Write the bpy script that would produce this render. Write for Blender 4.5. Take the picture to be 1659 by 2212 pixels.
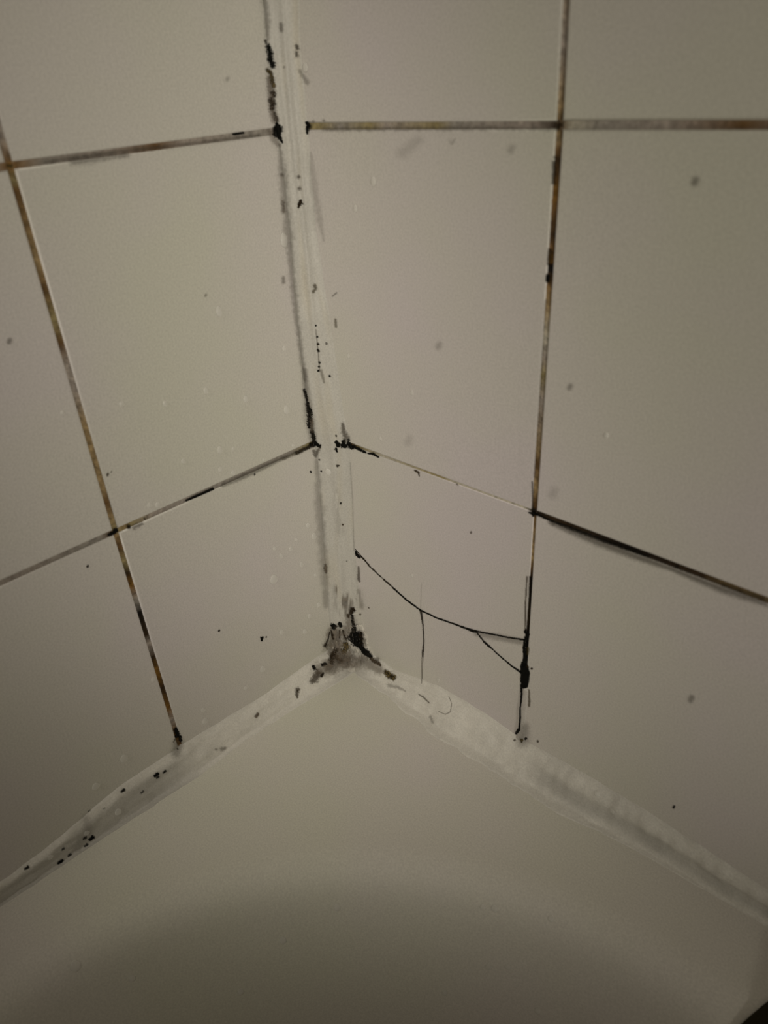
import bpy, bmesh, math, random
from mathutils import Vector, Matrix, noise
from mathutils.bvhtree import BVHTree
random.seed(7)
for o in list(bpy.data.objects): bpy.data.objects.remove(o)
S = bpy.context.scene; COL = S.collection
OZ = .658                                  # height of the lower tile joint above the floor

# ------------------------------------------------------------------ camera
CP = Vector((0.28443893, -0.23495654, 0.16746362 + OZ)); FPX = 1568.65
RW = Matrix(((0.7156672, 0.69595189, -0.05891881), (-0.32188199, 0.40351012, 0.85648792), (0.61984873, -0.59399541, 0.51279334)))
cd = bpy.data.cameras.new('camera'); cam = bpy.data.objects.new('camera', cd); COL.objects.link(cam)
M4 = RW.transposed().to_4x4(); M4.translation = CP; cam.matrix_world = M4
cd.sensor_fit = 'HORIZONTAL'; cd.sensor_width = 36; cd.lens = FPX / 1659 * 36
cd.clip_start = .01; cd.clip_end = 30
cd.dof.use_dof = True; cd.dof.focus_distance = .42; cd.dof.aperture_fstop = 13
S.camera = cam
# ------------------------------------------------------------------ light
w = bpy.data.worlds.new('world'); S.world = w; w.use_nodes = True
w.node_tree.nodes['Background'].inputs[0].default_value = (1, .87, .66, 1)
w.node_tree.nodes['Background'].inputs[1].default_value = .1
def spot(name, pos, aim, size, power, color, rad):
    l = bpy.data.lights.new(name, 'SPOT'); l.energy = power; l.color = color; l.spot_size = math.radians(size)
    l.spot_blend = 1; l.shadow_soft_size = rad
    o = bpy.data.objects.new(name, l); COL.objects.link(o); o.location = pos
    o.rotation_euler = (Vector(aim) - Vector(pos)).to_track_quat('-Z', 'Y').to_euler()
spot('standin_spot_high', (.125, -.965, .762 + OZ), (-.022, -.157, .088 + OZ), 28.0, 16.9, (1, .917, .785), .06)  # stand-in for the room's light, no known fixture; cone fitted to brightness
spot('standin_spot_low', (1.254, -.431, .145 + OZ), (-.006, .095, .066 + OZ), 30.0, 24.3, (1, .928, .785), .07)  # added low spot to brighten the left wall; no lamp is known here
S.view_settings.view_transform = 'Standard'; S.view_settings.look = 'None'
S.view_settings.exposure = 0; S.view_settings.gamma = 1; S.view_settings.use_curve_mapping = False

# ------------------------------------------------------------------ helpers
def ray(px, py):
    return (RW.transposed() @ Vector(((px - 829.5) / FPX, -(py - 1106) / FPX, -1))).normalized()
def onR(px, py):                            # -> (u, z) on the wall right of the corner (plane y=0)
    d = ray(px, py); t = -CP.y / d.y; p = CP + t * d; return (p.x, p.z - OZ)
def onL(px, py):                            # -> (u, z) on the wall left of the corner (plane x=0), u = -y
    d = ray(px, py); t = -CP.x / d.x; p = CP + t * d; return (-p.y, p.z - OZ)
def W3(side, u, z, d=0.0):                  # wall coordinates to world; d = height in front of the wall
    return Vector((u, -d, z + OZ)) if side == 'R' else Vector((d, -u, z + OZ))
def lin(c): return tuple(((v / 255) / 12.92 if v / 255 <= .04045 else ((v / 255 + .055) / 1.055) ** 2.4) for v in c)
REF = lin((146, 137, 119)); TILE = (.66, .64, .60)
def alb(c):                                 # photo colour beside a tile colour -> surface colour
    l = lin(c); return tuple(min(.9, max(.004, l[i] / REF[i] * TILE[i])) for i in range(3))
def nz(x, y=0., z=0., s=1.): return noise.noise(Vector((x * s, y * s, z * s)))
def lerp(a, b, t): return a + (b - a) * t
def interp(tab, x):
    if x <= tab[0][0]: return tab[0][1]
    for (a, va), (b, vb) in zip(tab, tab[1:]):
        if x <= b:
            t = (x - a) / (b - a)
            return tuple(lerp(p, q, t) for p, q in zip(va, vb)) if isinstance(va, tuple) else lerp(va, vb, t)
    return tab[-1][1]
def smooth(a, b, x):
    t = min(1, max(0, (x - a) / (b - a))); return t * t * (3 - 2 * t)
def mesh_obj(name, verts, faces, mat, parent=None, smooth_=True, colors=None):
    me = bpy.data.meshes.new(name); me.from_pydata([tuple(v) for v in verts], [], faces); me.materials.append(mat)
    me.polygons.foreach_set('use_smooth', [smooth_] * len(me.polygons))
    if colors:
        a = me.color_attributes.new('stain', 'FLOAT_COLOR', 'POINT')
        a.data.foreach_set('color', [c for v in colors for c in v])
    me.update(); o = bpy.data.objects.new(name, me); COL.objects.link(o); o.parent = parent
    return o
def tag(o, label=None, cat=None, group=None, kind=None):
    for k, v in (('label', label), ('category', cat), ('group', group), ('kind', kind)):
        if v: o[k] = v
    return o

# ------------------------------------------------------------------ materials
def mat(name, color, rough, spec=.5, tint=0., speck=.0, bump=0., bscale=900., attr=False, alpha=False, rnoise=0., coat=0.):
    m = bpy.data.materials.new(name); m.use_nodes = True; N = m.node_tree.nodes; L = m.node_tree.links
    b = N['Principled BSDF']; b.inputs['Roughness'].default_value = rough; b.inputs['Specular IOR Level'].default_value = spec
    b.inputs['Coat Weight'].default_value = coat; b.inputs['Coat Roughness'].default_value = .1
    geo = N.new('ShaderNodeNewGeometry')
    if attr:
        at = N.new('ShaderNodeVertexColor'); at.layer_name = 'stain'; out = at.outputs['Color']
        if alpha: L.new(at.outputs['Alpha'], b.inputs['Alpha'])
    else:
        rgb = N.new('ShaderNodeRGB'); rgb.outputs[0].default_value = (*color, 1); out = rgb.outputs[0]
    def mul(out, tex, lo, hi):
        mr = N.new('ShaderNodeMapRange'); mr.inputs[1].default_value = .25; mr.inputs[2].default_value = .75
        mr.inputs[3].default_value = lo; mr.inputs[4].default_value = hi; L.new(tex, mr.inputs[0])
        mx = N.new('ShaderNodeMix'); mx.data_type = 'RGBA'; mx.blend_type = 'MULTIPLY'; mx.inputs[0].default_value = 1
        L.new(out, mx.inputs[6]); L.new(mr.outputs[0], mx.inputs[7]); return mx.outputs[2]
    def ntex(scale, det=2):
        t = N.new('ShaderNodeTexNoise'); t.inputs['Scale'].default_value = scale; t.inputs['Detail'].default_value = det
        L.new(geo.outputs['Position'], t.inputs['Vector']); return t
    if tint:                                # glaze drifting between a pinkish and a greenish white
        t = ntex(7, 3); mx = N.new('ShaderNodeMix'); mx.data_type = 'RGBA'
        mx.inputs[6].default_value = (1 + tint * .1, 1 - tint * .7, 1 + tint, 1); mx.inputs[7].default_value = (1 - tint * .5, 1, 1 - tint * 1.3, 1)
        mr = N.new('ShaderNodeMapRange'); mr.inputs[1].default_value = .35; mr.inputs[2].default_value = .65
        L.new(t.outputs['Fac'], mr.inputs[0]); L.new(mr.outputs[0], mx.inputs[0])
        m2 = N.new('ShaderNodeMix'); m2.data_type = 'RGBA'; m2.blend_type = 'MULTIPLY'; m2.inputs[0].default_value = 1
        L.new(out, m2.inputs[6]); L.new(mx.outputs[2], m2.inputs[7]); out = m2.outputs[2]
    if speck:
        out = mul(out, ntex(1150, 1).outputs['Fac'], 1 - speck, 1 + speck)
    L.new(out, b.inputs['Base Color'])
    if bump:
        bt = ntex(bscale, 3); bp = N.new('ShaderNodeBump'); bp.inputs['Strength'].default_value = 1
        bp.inputs['Distance'].default_value = bump; L.new(bt.outputs['Fac'], bp.inputs['Height']); L.new(bp.outputs[0], b.inputs['Normal'])
    return m
M_TILE = mat('glazed_tile', TILE, .34, .4, tint=.05, speck=.085, bump=.00012, bscale=45)
M_TUB = mat('bath_enamel', (.73, .715, .65), .5, .22, tint=.035, speck=.085, bump=.00008, bscale=30)
M_SEAL = mat('silicone_sealant', (.7, .68, .63), .48, .35, speck=.09, bump=.00025, bscale=260, attr=True)
M_GROUT = mat('grout', (.4, .36, .3), .9, .15, bump=.0003, bscale=1500, attr=True)
M_BACK = mat('mortar_backing', alb((120, 108, 88)), .95, .1, bump=.0003, bscale=800)
M_PLAS = mat('painted_plaster', (.7, .66, .6), .8, .2, bump=.0002, bscale=300)
M_MOULD = mat('mould_film', (0, 0, 0), .85, .12, attr=True, alpha=True)
M_DARK_SHAPE = mat('dark_shape_matte', (.026, .023, .012), .95, .08, bump=.0012, bscale=420)
def water():
    m = bpy.data.materials.new('water'); m.use_nodes = True
    b = m.node_tree.nodes['Principled BSDF']; b.inputs['IOR'].default_value = 1.33; b.inputs['Roughness'].default_value = .12
    b.inputs['Base Color'].default_value = (.95, .94, .90, 1); b.inputs['Alpha'].default_value = .36
    return m
M_WATER = water()

# ------------------------------------------------------------------ walls
ZD = -.158                                   # bath deck height relative to the lower joint
def slab(name, lo, hi, m):
    vs = [(x, y, z) for x in (lo[0], hi[0]) for y in (lo[1], hi[1]) for z in (lo[2], hi[2])]
    return mesh_obj(name, vs, [(0, 1, 3, 2), (4, 6, 7, 5), (0, 4, 5, 1), (2, 3, 7, 6), (0, 2, 6, 4), (1, 5, 7, 3)], m, smooth_=False)
BD = .0022                                   # backing lies this far behind the tile face
wallR = tag(slab('wall_right', (-.1, BD, 0), (1.75, .1, 2.3), M_BACK), kind='structure')
wallL = tag(slab('wall_left', (-.1, -1.2, 0), (-BD, BD, 2.3), M_BACK), kind='structure')
floor = tag(slab('floor', (-.1, -1.8, -.08), (1.75, .1, 0), M_PLAS), kind='structure')

HG = .0012                                   # half joint width
def inset(poly, d):
    n = len(poly); out = []
    for i in range(n):
        p0, p1, p2 = Vector(poly[i - 1]), Vector(poly[i]), Vector(poly[(i + 1) % n])
        a = (p1 - p0).normalized(); b = (p2 - p1).normalized()
        na, nb = Vector((-a.y, a.x)), Vector((-b.y, b.x))
        m = (na + nb); m = m.normalized() if m.length > 1e-6 else na
        k = d / max(.35, m.dot(na)); out.append(p1 + m * k)
    return out
def area(poly): return sum(poly[i - 1][0] * poly[i][1] - poly[i][0] * poly[i - 1][1] for i in range(len(poly))) / 2
def tile_mesh(name, side, poly, gap, parent, bev=.0009, lift=0., tilt=(0, 0)):
    poly = [tuple(p) for p in poly]
    if area(poly) < 0: poly = poly[::-1]
    c = (sum(p[0] for p in poly) / len(poly), sum(p[1] for p in poly) / len(poly))
    rings = [(gap, -.0021), (gap, -bev * .62), (gap + bev * .12, -bev * .3), (gap + bev * .45, -bev * .07), (gap + bev, 0)]
    V, F = [], []; n = len(poly)
    for ins, dep in rings:
        for p in inset(poly, ins):
            V.append(W3(side, p.x, p.y, dep + lift + tilt[0] * (p.x - c[0]) + tilt[1] * (p.y - c[1])))
    for r in range(len(rings) - 1):
        for i in range(n):
            j = (i + 1) % n; q = (r * n + i, r * n + j, (r + 1) * n + j, (r + 1) * n + i); F.append(q)
    top = [(len(rings) - 1) * n + i for i in range(n)]; F.append(tuple(top))
    if side == 'L': F = [f[::-1] for f in F]
    o = mesh_obj(name, V, F, M_TILE, parent)
    o.data.polygons[len(F) - 1].use_smooth = False
    return o
# joint nodes measured on the walls: N[side][col][row] ; col 0 = the corner, rows upwards from the bath
T = .15
def build_nodes(side, at, cornerpx, jointpx, farpx, first):
    # rows: 0 bottom, 1 lower joint, 2 upper joint ; then regular
    c1, c2 = at(*cornerpx[0]), at(*cornerpx[1]); j = [at(*p) for p in jointpx]; f1, f2 = at(*farpx[0]), at(*farpx[1])
    def ext(p, q, u): t = (u - p[0]) / (q[0] - p[0]); return (u, lerp(p[1], q[1], t))
    uc = j[1][0] + T
    rows = {}
    rows[1] = [ext(c1, j[1], .0015), j[1], ext(j[1], f1, uc)]
    rows[2] = [ext(c2, j[2], .0015), j[2], ext(j[2], f2, uc)]
    zb = ZD - .02
    tb = (zb - j[0][1]) / (j[1][1] - j[0][1]); ub = lerp(j[0][0], j[1][0], tb)
    rows[0] = [(.0015, zb), (ub, zb), (uc, zb)]
    tj = (rows[2][1][1] + T - j[2][1]) / (j[3][1] - j[2][1]); u3 = lerp(j[2][0], j[3][0], tj)
    rows[3] = [(.0015, rows[2][0][1] + T), (u3, rows[2][1][1] + T), (uc, rows[2][2][1] + T)]
    for r in range(4, 9): rows[r] = [(p[0], p[1] + T) for p in rows[r - 1]]
    ncol = 11 if side == 'R' else 7
    for r in rows:
        for c in range(3, ncol + 1): rows[r].append((rows[r][-1][0] + T, rows[r][-1][1]))
    return rows, ncol
nR, cR = build_nodes('R', onR, [(760, 963), (672, 272.5)], [(1125, 1585), (1153, 1107), (1208, 270), (1222, 0)], [(1659, 1298), (1659, 270)], 0)
nL, cL = build_nodes('L', onL, [(676, 958), (598, 283)], [(383, 1590), (250, 1148), (22, 358), (2, 290)], [(0, 1261), (0, 361.5)], 0)
# the cracked tile: crack paths measured on the tile
crack_main = [(770, 1195), (786, 1207), (800, 1224), (820, 1243), (850, 1270), (880, 1297), (909, 1318), (945, 1335), (980, 1347), (1015, 1359), (1028, 1363), (1060, 1369), (1100, 1377), (1134, 1383)]
crack_down = [(909, 1318), (914, 1350), (916, 1385), (914, 1420), (912, 1450), (911, 1476)]
crack_side = [(1028, 1363), (1040, 1378), (1060, 1396), (1085, 1421), (1108, 1442), (1131, 1456)]
for side, rows, ncol, wall in (('R', nR, cR, wallR), ('L', nL, cL, wallL)):
    for r in range(0, 8):
        for c in range(ncol):
            poly = [rows[r][c], rows[r][c + 1], rows[r + 1][c + 1], rows[r + 1][c]]
            if side == 'R' and r == 0 and c == 0:
                root = bpy.data.objects.new('tile', None); COL.objects.link(root); root.parent = wallR
                root.location = W3('R', .07, -.08, 0); root['label'] = 'cracked tile beside the corner'
                inv = Matrix.Translation(-root.location)
                m = [onR(*p) for p in crack_main]; d = [onR(*p) for p in crack_down]; s = [onR(*p) for p in crack_side]
                m[0] = (m[0][0] - .012, m[0][1] + .009); m = [(poly[0][0], m[0][1] + .004)] + m
                g = poly[1][0] - HG; m[-1] = (poly[1][0], m[-1][1]); s[-1] = (poly[1][0], s[-1][1] - .001)
                dn = (d[-1][0], poly[0][1])
                i1, i2 = m.index(d[0]), m.index(s[0])
                shards = [[poly[3], poly[2]] + m[::-1],
                          [poly[0], dn] + d[::-1] + m[:i1][::-1],
                          [dn, poly[1]] + s[::-1] + m[i1 + 1:i2][::-1] + d[:-1],
                          s + m[i2 + 1:][::-1]]
                for k, sh in enumerate(shards):
                    o = tile_mesh('tile_shard', 'R', sh, .00014, root, bev=.0002, lift=(0, -.00005, -.0001, .00005)[k])
                    o.data.transform(inv)
            else:
                tl = (random.uniform(-.002, .002), random.uniform(-.002, .002))
                tile_mesh('tile', side, poly, HG, wall, tilt=tl)

# ---- grout joints: recessed strips with their own stains, colours given along the joint
GR = {'pink': alb((112, 100, 84)), 'tan': alb((108, 88, 56)), 'br': alb((74, 52, 26)), 'dk': alb((38, 26, 12)), 'bk': alb((12, 8, 5)),
      'ol': alb((106, 92, 58)), 'gy': alb((104, 95, 80)), 'lt': alb((128, 118, 96)), 'or': alb((88, 60, 20))}
def grout(side, a, b, stops, wall, seed, wid=HG * 1.15, rough=.35, dep=-.00042):
    a, b = Vector(a), Vector(b); L = (b - a).length; n = max(8, int(L / .0006)) if stops and len(stops) > 1 else 12
    t = (b - a) / L; q = Vector((-t.y, t.x)); V, F, C = [], [], []; K = 5
    for i in range(n + 1):
        s = i / n; p = a + (b - a) * s; base = interp(stops, s)
        for k in range(K):
            v = -1 + 2 * k / (K - 1); pp = p + q * v * wid
            h = dep - .00025 * (1 - v * v) + .0002 * nz(pp.x, pp.y, seed, 900)
            V.append(W3(side, pp.x, pp.y, h))
            f = 1 + rough * (nz(pp.x, pp.y, seed, 420) + .7 * nz(pp.x, pp.y, seed + 9, 1300)) * 1.3
            f *= 1 + .15 * v; e = .22 * abs(v) ** 3
            C.append(tuple(lerp(base[q_] * f, GR['gy'][q_], e) for q_ in range(3)) + (1,))
    for i in range(n):
        for k in range(K - 1):
            j = i * K + k; f = (j, j + K, j + K + 1, j + 1)
            F.append(f if side == 'R' else f[::-1])
    return mesh_obj('grout_joint', V, F, M_GROUT, wall, colors=C)
def st(*a): return [(p, GR[c]) for p, c in a]
g = GR
# right wall ------------------------------------------------
vr = {0: st((0, 'pink'), (.13, 'pink'), (.16, 'dk'), (.18, 'gy'), (.42, 'lt'), (.5, 'gy'), (.53, 'bk'), (.62, 'bk'), (.66, 'dk'), (.72, 'bk'), (.80, 'bk'), (.83, 'br'), (.86, 'tan'), (.93, 'tan'), (1, 'br')),
      1: st((0, 'dk'), (.03, 'br'), (.08, 'tan'), (.16, 'br'), (.2, 'tan'), (.35, 'pink'), (.42, 'ol'), (.47, 'pink'), (.52, 'lt'), (.6, 'tan'), (.66, 'br'), (.685, 'bk'), (.70, 'bk'), (.71, 'or'), (.74, 'br'), (.77, 'dk'), (.82, 'br'), (.86, 'or'), (.9, 'br'), (.93, 'dk'), (.95, 'br'), (.97, 'tan'), (1, 'dk')),
      2: st((0, 'dk'), (.03, 'tan'), (.15, 'pink'), (.4, 'tan'), (.7, 'br'), (1, 'tan'))}
# bottom part of the right joint is repaired with sealant (built later)
hr = {(1, 0): st((0, 'dk'), (.10, 'br'), (.17, 'ol'), (.3, 'lt'), (.6, 'ol'), (.65, 'lt'), (.96, 'lt'), (1, 'bk')),
      (1, 1): st((0, 'bk'), (.06, 'dk'), (.12, 'dk'), (.3, 'bk'), (.5, 'dk'), (.62, 'tan'), (.8, 'br'), (1, 'tan')),
      (2, 0): st((0, 'ol'), (.1, 'ol'), (.2, 'gy'), (.33, 'ol'), (.4, 'pink'), (.6, 'ol'), (.66, 'gy'), (.9, 'pink'), (1, 'dk')),
      (2, 1): st((0, 'br'), (.03, 'lt'), (.1, 'gy'), (.25, 'pink'), (.4, 'br'), (.55, 'pink'), (1, 'pink'))}
vl = {0: st((0, 'bk'), (.08, 'bk'), (.14, 'dk'), (.17, 'or'), (.27, 'or'), (.33, 'pink'), (.38, 'or'), (.46, 'dk'), (.52, 'or'), (.58, 'dk'), (.63, 'pink'), (.66, 'dk'), (.74, 'bk'), (.78, 'gy'), (.83, 'or'), (.87, 'dk'), (.91, 'ol'), (.95, 'br'), (1, 'tan')),
      1: st((0, 'ol'), (.05, 'tan'), (.1, 'br'), (.14, 'tan'), (.35, 'tan'), (.45, 'pink'), (.52, 'pink'), (.58, 'br'), (.64, 'ol'), (.72, 'br'), (.78, 'tan'), (.95, 'br'), (.97, 'ol'), (1, 'or')),
      2: st((0, 'or'), (.06, 'pink'), (1, 'pink'))}
hl = {(1, 0): st((0, 'bk'), (.1, 'ol'), (.2, 'gy'), (.42, 'gy'), (.63, 'gy'), (.85, 'pink'), (.94, 'ol'), (.96, 'tan'), (1, 'ol')),
      (1, 1): st((0, 'br'), (.05, 'gy'), (.09, 'gy'), (.3, 'pink'), (1, 'gy')),
      (2, 0): st((0, 'pink'), (.15, 'gy'), (.22, 'gy'), (.45, 'pink'), (.55, 'br'), (.7, 'pink'), (.9, 'gy'), (1, 'or')),
      (2, 1): st((0, 'or'), (.05, 'pink'), (1, 'gy'))}
DEF = st((0, 'gy'), (1, 'pink'))
for side, rows, ncol, wall, V_, H_ in (('R', nR, cR, wallR, vr, hr), ('L', nL, cL, wallL, vl, hl)):
    for c in range(1, ncol):
        for r in range(8):
            grout(side, rows[r][c], rows[r + 1][c], V_.get(r, DEF) if c == 1 else DEF, wall, c * 10 + r, rough=.5 if c == 1 else .2)
    for r in range(1, 8):
        for c in range(ncol):
            grout(side, rows[r][c], rows[r][c + 1], H_.get((r, c), DEF), wall, 50 + c * 10 + r, rough=.3)

# ------------------------------------------------------------------ bathtub
X0, X1, Y0, Y1, RC = .027, 1.56, -.036, -.66, .235          # opening, rounded corners
def sdist(x, y):                              # distance inside the opening (positive inside)
    cx, cy = (X0 + X1) / 2, (Y0 + Y1) / 2; hx, hy = (X1 - X0) / 2 - RC, (Y0 - Y1) / 2 - RC
    qx, qy = abs(x - cx) - hx, abs(y - cy) - hy
    return RC - (math.hypot(max(qx, 0), max(qy, 0)) + min(max(qx, qy), 0))
RR = .021
def prof(s):                                  # depth below the deck at inset s
    a = math.radians(68)
    if s <= 0: return 0
    se = RR * math.sin(a)
    if s < se: return RR - math.sqrt(RR * RR - s * s)
    z = RR * (1 - math.cos(a)) + (s - se) * math.tan(a)
    return -math.log(math.exp(-z / .03) + math.exp(-.36 / .03)) * .03
def contour(s, n=36):
    pts = []; r = RC - s
    for (cx, cy, a0) in ((X0 + RC, Y0 - RC, math.pi), (X0 + RC, Y1 + RC, 1.5 * math.pi), (X1 - RC, Y1 + RC, 0), (X1 - RC, Y0 - RC, .5 * math.pi)):
        for i in range(n + 1):
            # walk the corner from one straight side to the other
            a = {math.pi: math.pi / 2 + (math.pi / 2) * i / n, 1.5 * math.pi: math.pi + (math.pi / 2) * i / n,
                 0: 1.5 * math.pi + (math.pi / 2) * i / n, .5 * math.pi: (math.pi / 2) * i / n}[a0]
            pts.append((cx + r * math.cos(a), cy + r * math.sin(a)))
    return pts
rings = []
OX0, OX1, OY0, OY1 = .0008, 1.60, -.0008, -.72
base = contour(0); mcx, mcy = (OX0 + OX1) / 2, (OY0 + OY1) / 2
def outer(n=36):
    out = []
    cs = [((OX0 + .2, OY0), (OX0, OY0), (OX0, OY0 - .2)), ((OX0, OY1 + .2), (OX0, OY1), (OX0 + .2, OY1)), ((OX1 - .2, OY1), (OX1, OY1), (OX1, OY1 + .2)), ((OX1, OY0 - .2), (OX1, OY0), (OX1 - .2, OY0))]
    for a, b, c in cs:
        for i in range(n + 1):
            t = i / n * 2
            p, q, f = (a, b, t) if t <= 1 else (b, c, t - 1)
            out.append((lerp(p[0], q[0], f), lerp(p[1], q[1], f)))
    return out
ob = outer()
rings.append([(x, y, -.5 + .002) for x, y in ob]); rings.append([(x, y, -.004) for x, y in ob]); rings.append([(x, y, 0) for x, y in ob])
rings.append([(lerp(x, u, .02), lerp(y, v, .02), 0) for (x, y), (u, v) in zip(ob, contour(-.004))])
for s in [-.004, 0, .002, .004, .007, .010, .013, .016, .019, .022, .026, .032, .04, .05, .065, .08, .095, .11, .125, .14, .155, .17, .19, .21, .2345]:
    rings.append([(x, y, -prof(s)) for x, y in contour(s)])
V = [Vector((x, y, z + ZD + OZ)) for rg in rings for x, y, z in rg]; n = len(rings[0]); F = []
for r in range(len(rings) - 1):
    for i in range(n):
        j = (i + 1) % n; F.append((r * n + i, r * n + j, (r + 1) * n + j, (r + 1) * n + i))
F.append(tuple((len(rings) - 1) * n + i for i in range(n)))
tub = tag(mesh_obj('bathtub', V, F, M_TUB), 'white enamel bathtub with a narrow rounded ledge fitted into the tiled corner', 'bathtub')
tubV, tubF = V, F

# ------------------------------------------------------------------ sealant beads
WHITE = (.665, .65, .605)
def bead(name, n, K, fn, label, group=None):
    V, F, C = [], [], []
    for i in range(n + 1):
        for k in range(K + 1):
            p, c = fn(i / n, k / K); V.append(p); C.append((*c, 1))
    for i in range(n):
        for k in range(K):
            j = i * (K + 1) + k; F.append((j, j + 1, j + K + 2, j + K + 1))
    o = mesh_obj(name, V, F, M_SEAL, colors=C); tag(o, label, 'sealant', group); return o, V, F
def vbead(t, s):
    z = lerp(-.150, 1.35, t ** 1.9 if t < 2 else t)
    wl = interp([(-.15, .016), (-.117, .0165), (-.07, .014), (-.01, .011), (.015, .0132), (.065, .0136), (.108, .0112), (.149, .0116), (.2, .0108)], z) + .0005 * nz(z, 0, 1, 90)
    wr = interp([(-.15, .0125), (-.11, .0124), (-.06, .0129), (-.001, .0168), (.014, .0143), (.063, .0104), (.107, .0062), (.151, .0078), (.18, .0084), (.2, .011)], z) + .0006 * nz(z, 3, 1, 80)
    a = Vector((0, -wl)); b = Vector((wr, 0)); p = a.lerp(b, s)
    out = Vector((1, -1)).normalized()
    e = smooth(0, .10, s) * smooth(1, .85, s)
    e = smooth(0, .09, s) * smooth(1, .62, s); rd = .5 + .1 * nz(z, 5, 0, 14)
    h = .0011 * e + .0011 * math.exp(-((s - rd) / .09) ** 2) + .0004 * nz(s * 4, z * 40, 2) * e
    h += .00025 * nz(s * 16, z * 22, 3) * e - .0013 * math.sin(math.pi * s)
    p = p + out * h
    if s == 0: p = Vector((-.0012, -wl))
    if s == 1: p = Vector((wr, .0012))
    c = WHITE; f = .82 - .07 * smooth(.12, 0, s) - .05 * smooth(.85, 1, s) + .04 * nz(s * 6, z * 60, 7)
    ye = max(0, nz(s * 4, z * 30, 11)) * .12
    return Vector((p.x, p.y, z + OZ)), (c[0] * f, c[1] * f * (1 - ye * .3), c[2] * f * (1 - ye))
sealV, vv, vf = bead('sealant_bead', 900, 26, vbead, 'white silicone bead running up the corner between the two tiled walls')
def hbead(side):
    def fn(t, s):
        u = lerp(.0, 1.5 if side == 'R' else .70, t ** 1.6)
        if side == 'R':
            top = interp([(0, -.146), (.038, -.151), (.055, -.146), (.076, -.1405), (.11, -.1395), (.132, -.142), (.17, -.1385), (.206, -.138), (.26, -.141), (.4, -.141)], u)
            wd = interp([(0, .012), (.02, .0145), (.05, .016), (.092, .0205), (.12, .018), (.14, .0175), (.168, .0175), (.19, .012), (.213, .009), (.265, .005), (.4, .005)], u)
            rag = (.0022 * nz(u, 2, 0, 75) + .0009 * nz(u, 5, 0, 210)) * (.3 + .7 * smooth(.2, .12, u))
        else:
            top = interp([(0, -.143), (.04, -.1425), (.075, -.143), (.125, -.138), (.166, -.1368), (.205, -.144), (.23, -.145), (.4, -.143)], u)
            wd = interp([(0, .017), (.03, .015), (.058, .011), (.096, .0085), (.125, .0095), (.15, .0075), (.187, .0048), (.232, .002), (.26, .002), (.7, .003)], u)
            rag = .0007 * nz(u, 2, 0, 80) + .0003 * nz(u, 5, 0, 210)
        top += .0009 * nz(u, 8, 0, 110)
        wd = max(.0012, wd + rag)
        # thin feathered lips on the tile and on the ledge, the body of the bead between them
        hh = top - ZD; lip = .10; ft = .30
        A, B, Cc, D = Vector((.00025, top)), Vector((.0007, top - hh * .13)), Vector((wd * .62, ZD + .0009)), Vector((wd, ZD + .00012))
        if s < lip: p = A.lerp(B, s / lip)
        elif s < 1 - ft: p = B.lerp(Cc, (s - lip) / (1 - lip - ft))
        else: p = Cc.lerp(D, (s - 1 + ft) / ft)
        nrm = Vector((hh, wd)).normalized(); w_ = s * .022
        e = smooth(0, .2, s) * smooth(1, .72, s)
        h = .0010 * math.sin(math.pi * min(1, s / .8)) * e + .0007 * nz(u * 55, w_ * 170, 3) * e + .0004 * nz(u * 150, w_ * 420, 6) * e
        dirt = 0
        if side == 'R':
            k = smooth(.137, .16, u)
            h -= .0013 * k * math.exp(-((s - .50) / .13) ** 4)
            h += .0009 * k * math.exp(-((s - .3) / .18) ** 2) * (.6 + nz(u, 3, 3, 200))
            dirt = .2 * k * math.exp(-((s - .50) / .14) ** 4) * (1 + .8 * nz(u, 1, 1, 45)) + .05 * k - .05 * k * smooth(.66, .76, s)
        else:
            k = smooth(.118, .14, u)
            h -= .0010 * k * math.exp(-((s - .58) / .25) ** 4); dirt = .26 * k * smooth(.12, .3, s)
            dirt -= .06 * k * math.exp(-((s - .1) / .1) ** 2)
        p = p + nrm * h
        if s == 0: p = Vector((-.0012, top))
        if s == 1: p = Vector((wd, ZD - .0012))
        g_ = smooth(.045, .01, u) * .22
        f = (1 - dirt - g_) * (1 + .07 * nz(u * 55, w_ * 190, 7) + .05 * nz(u * 160, w_ * 420, 4)) * (1 - .03 * smooth(.82, 1, s) - .08 * smooth(.1, 0, s))
        c = tuple(WHITE[i] * f * (1.14 - .06 * smooth(.1, .16, u)) for i in range(3))
        return (Vector((u, -p.x, p.y + OZ)) if side == 'R' else Vector((p.x, -u, p.y + OZ))), c
    return fn
sealR, rv, rf = bead('sealant_bead', 900, 22, hbead('R'), 'wide smeared white silicone bead between bathtub and the wall right of the corner')
sealL, lv, lf = bead('sealant_bead', 700, 22, hbead('L'), 'white silicone bead between bathtub and the wall left of the corner')
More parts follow.
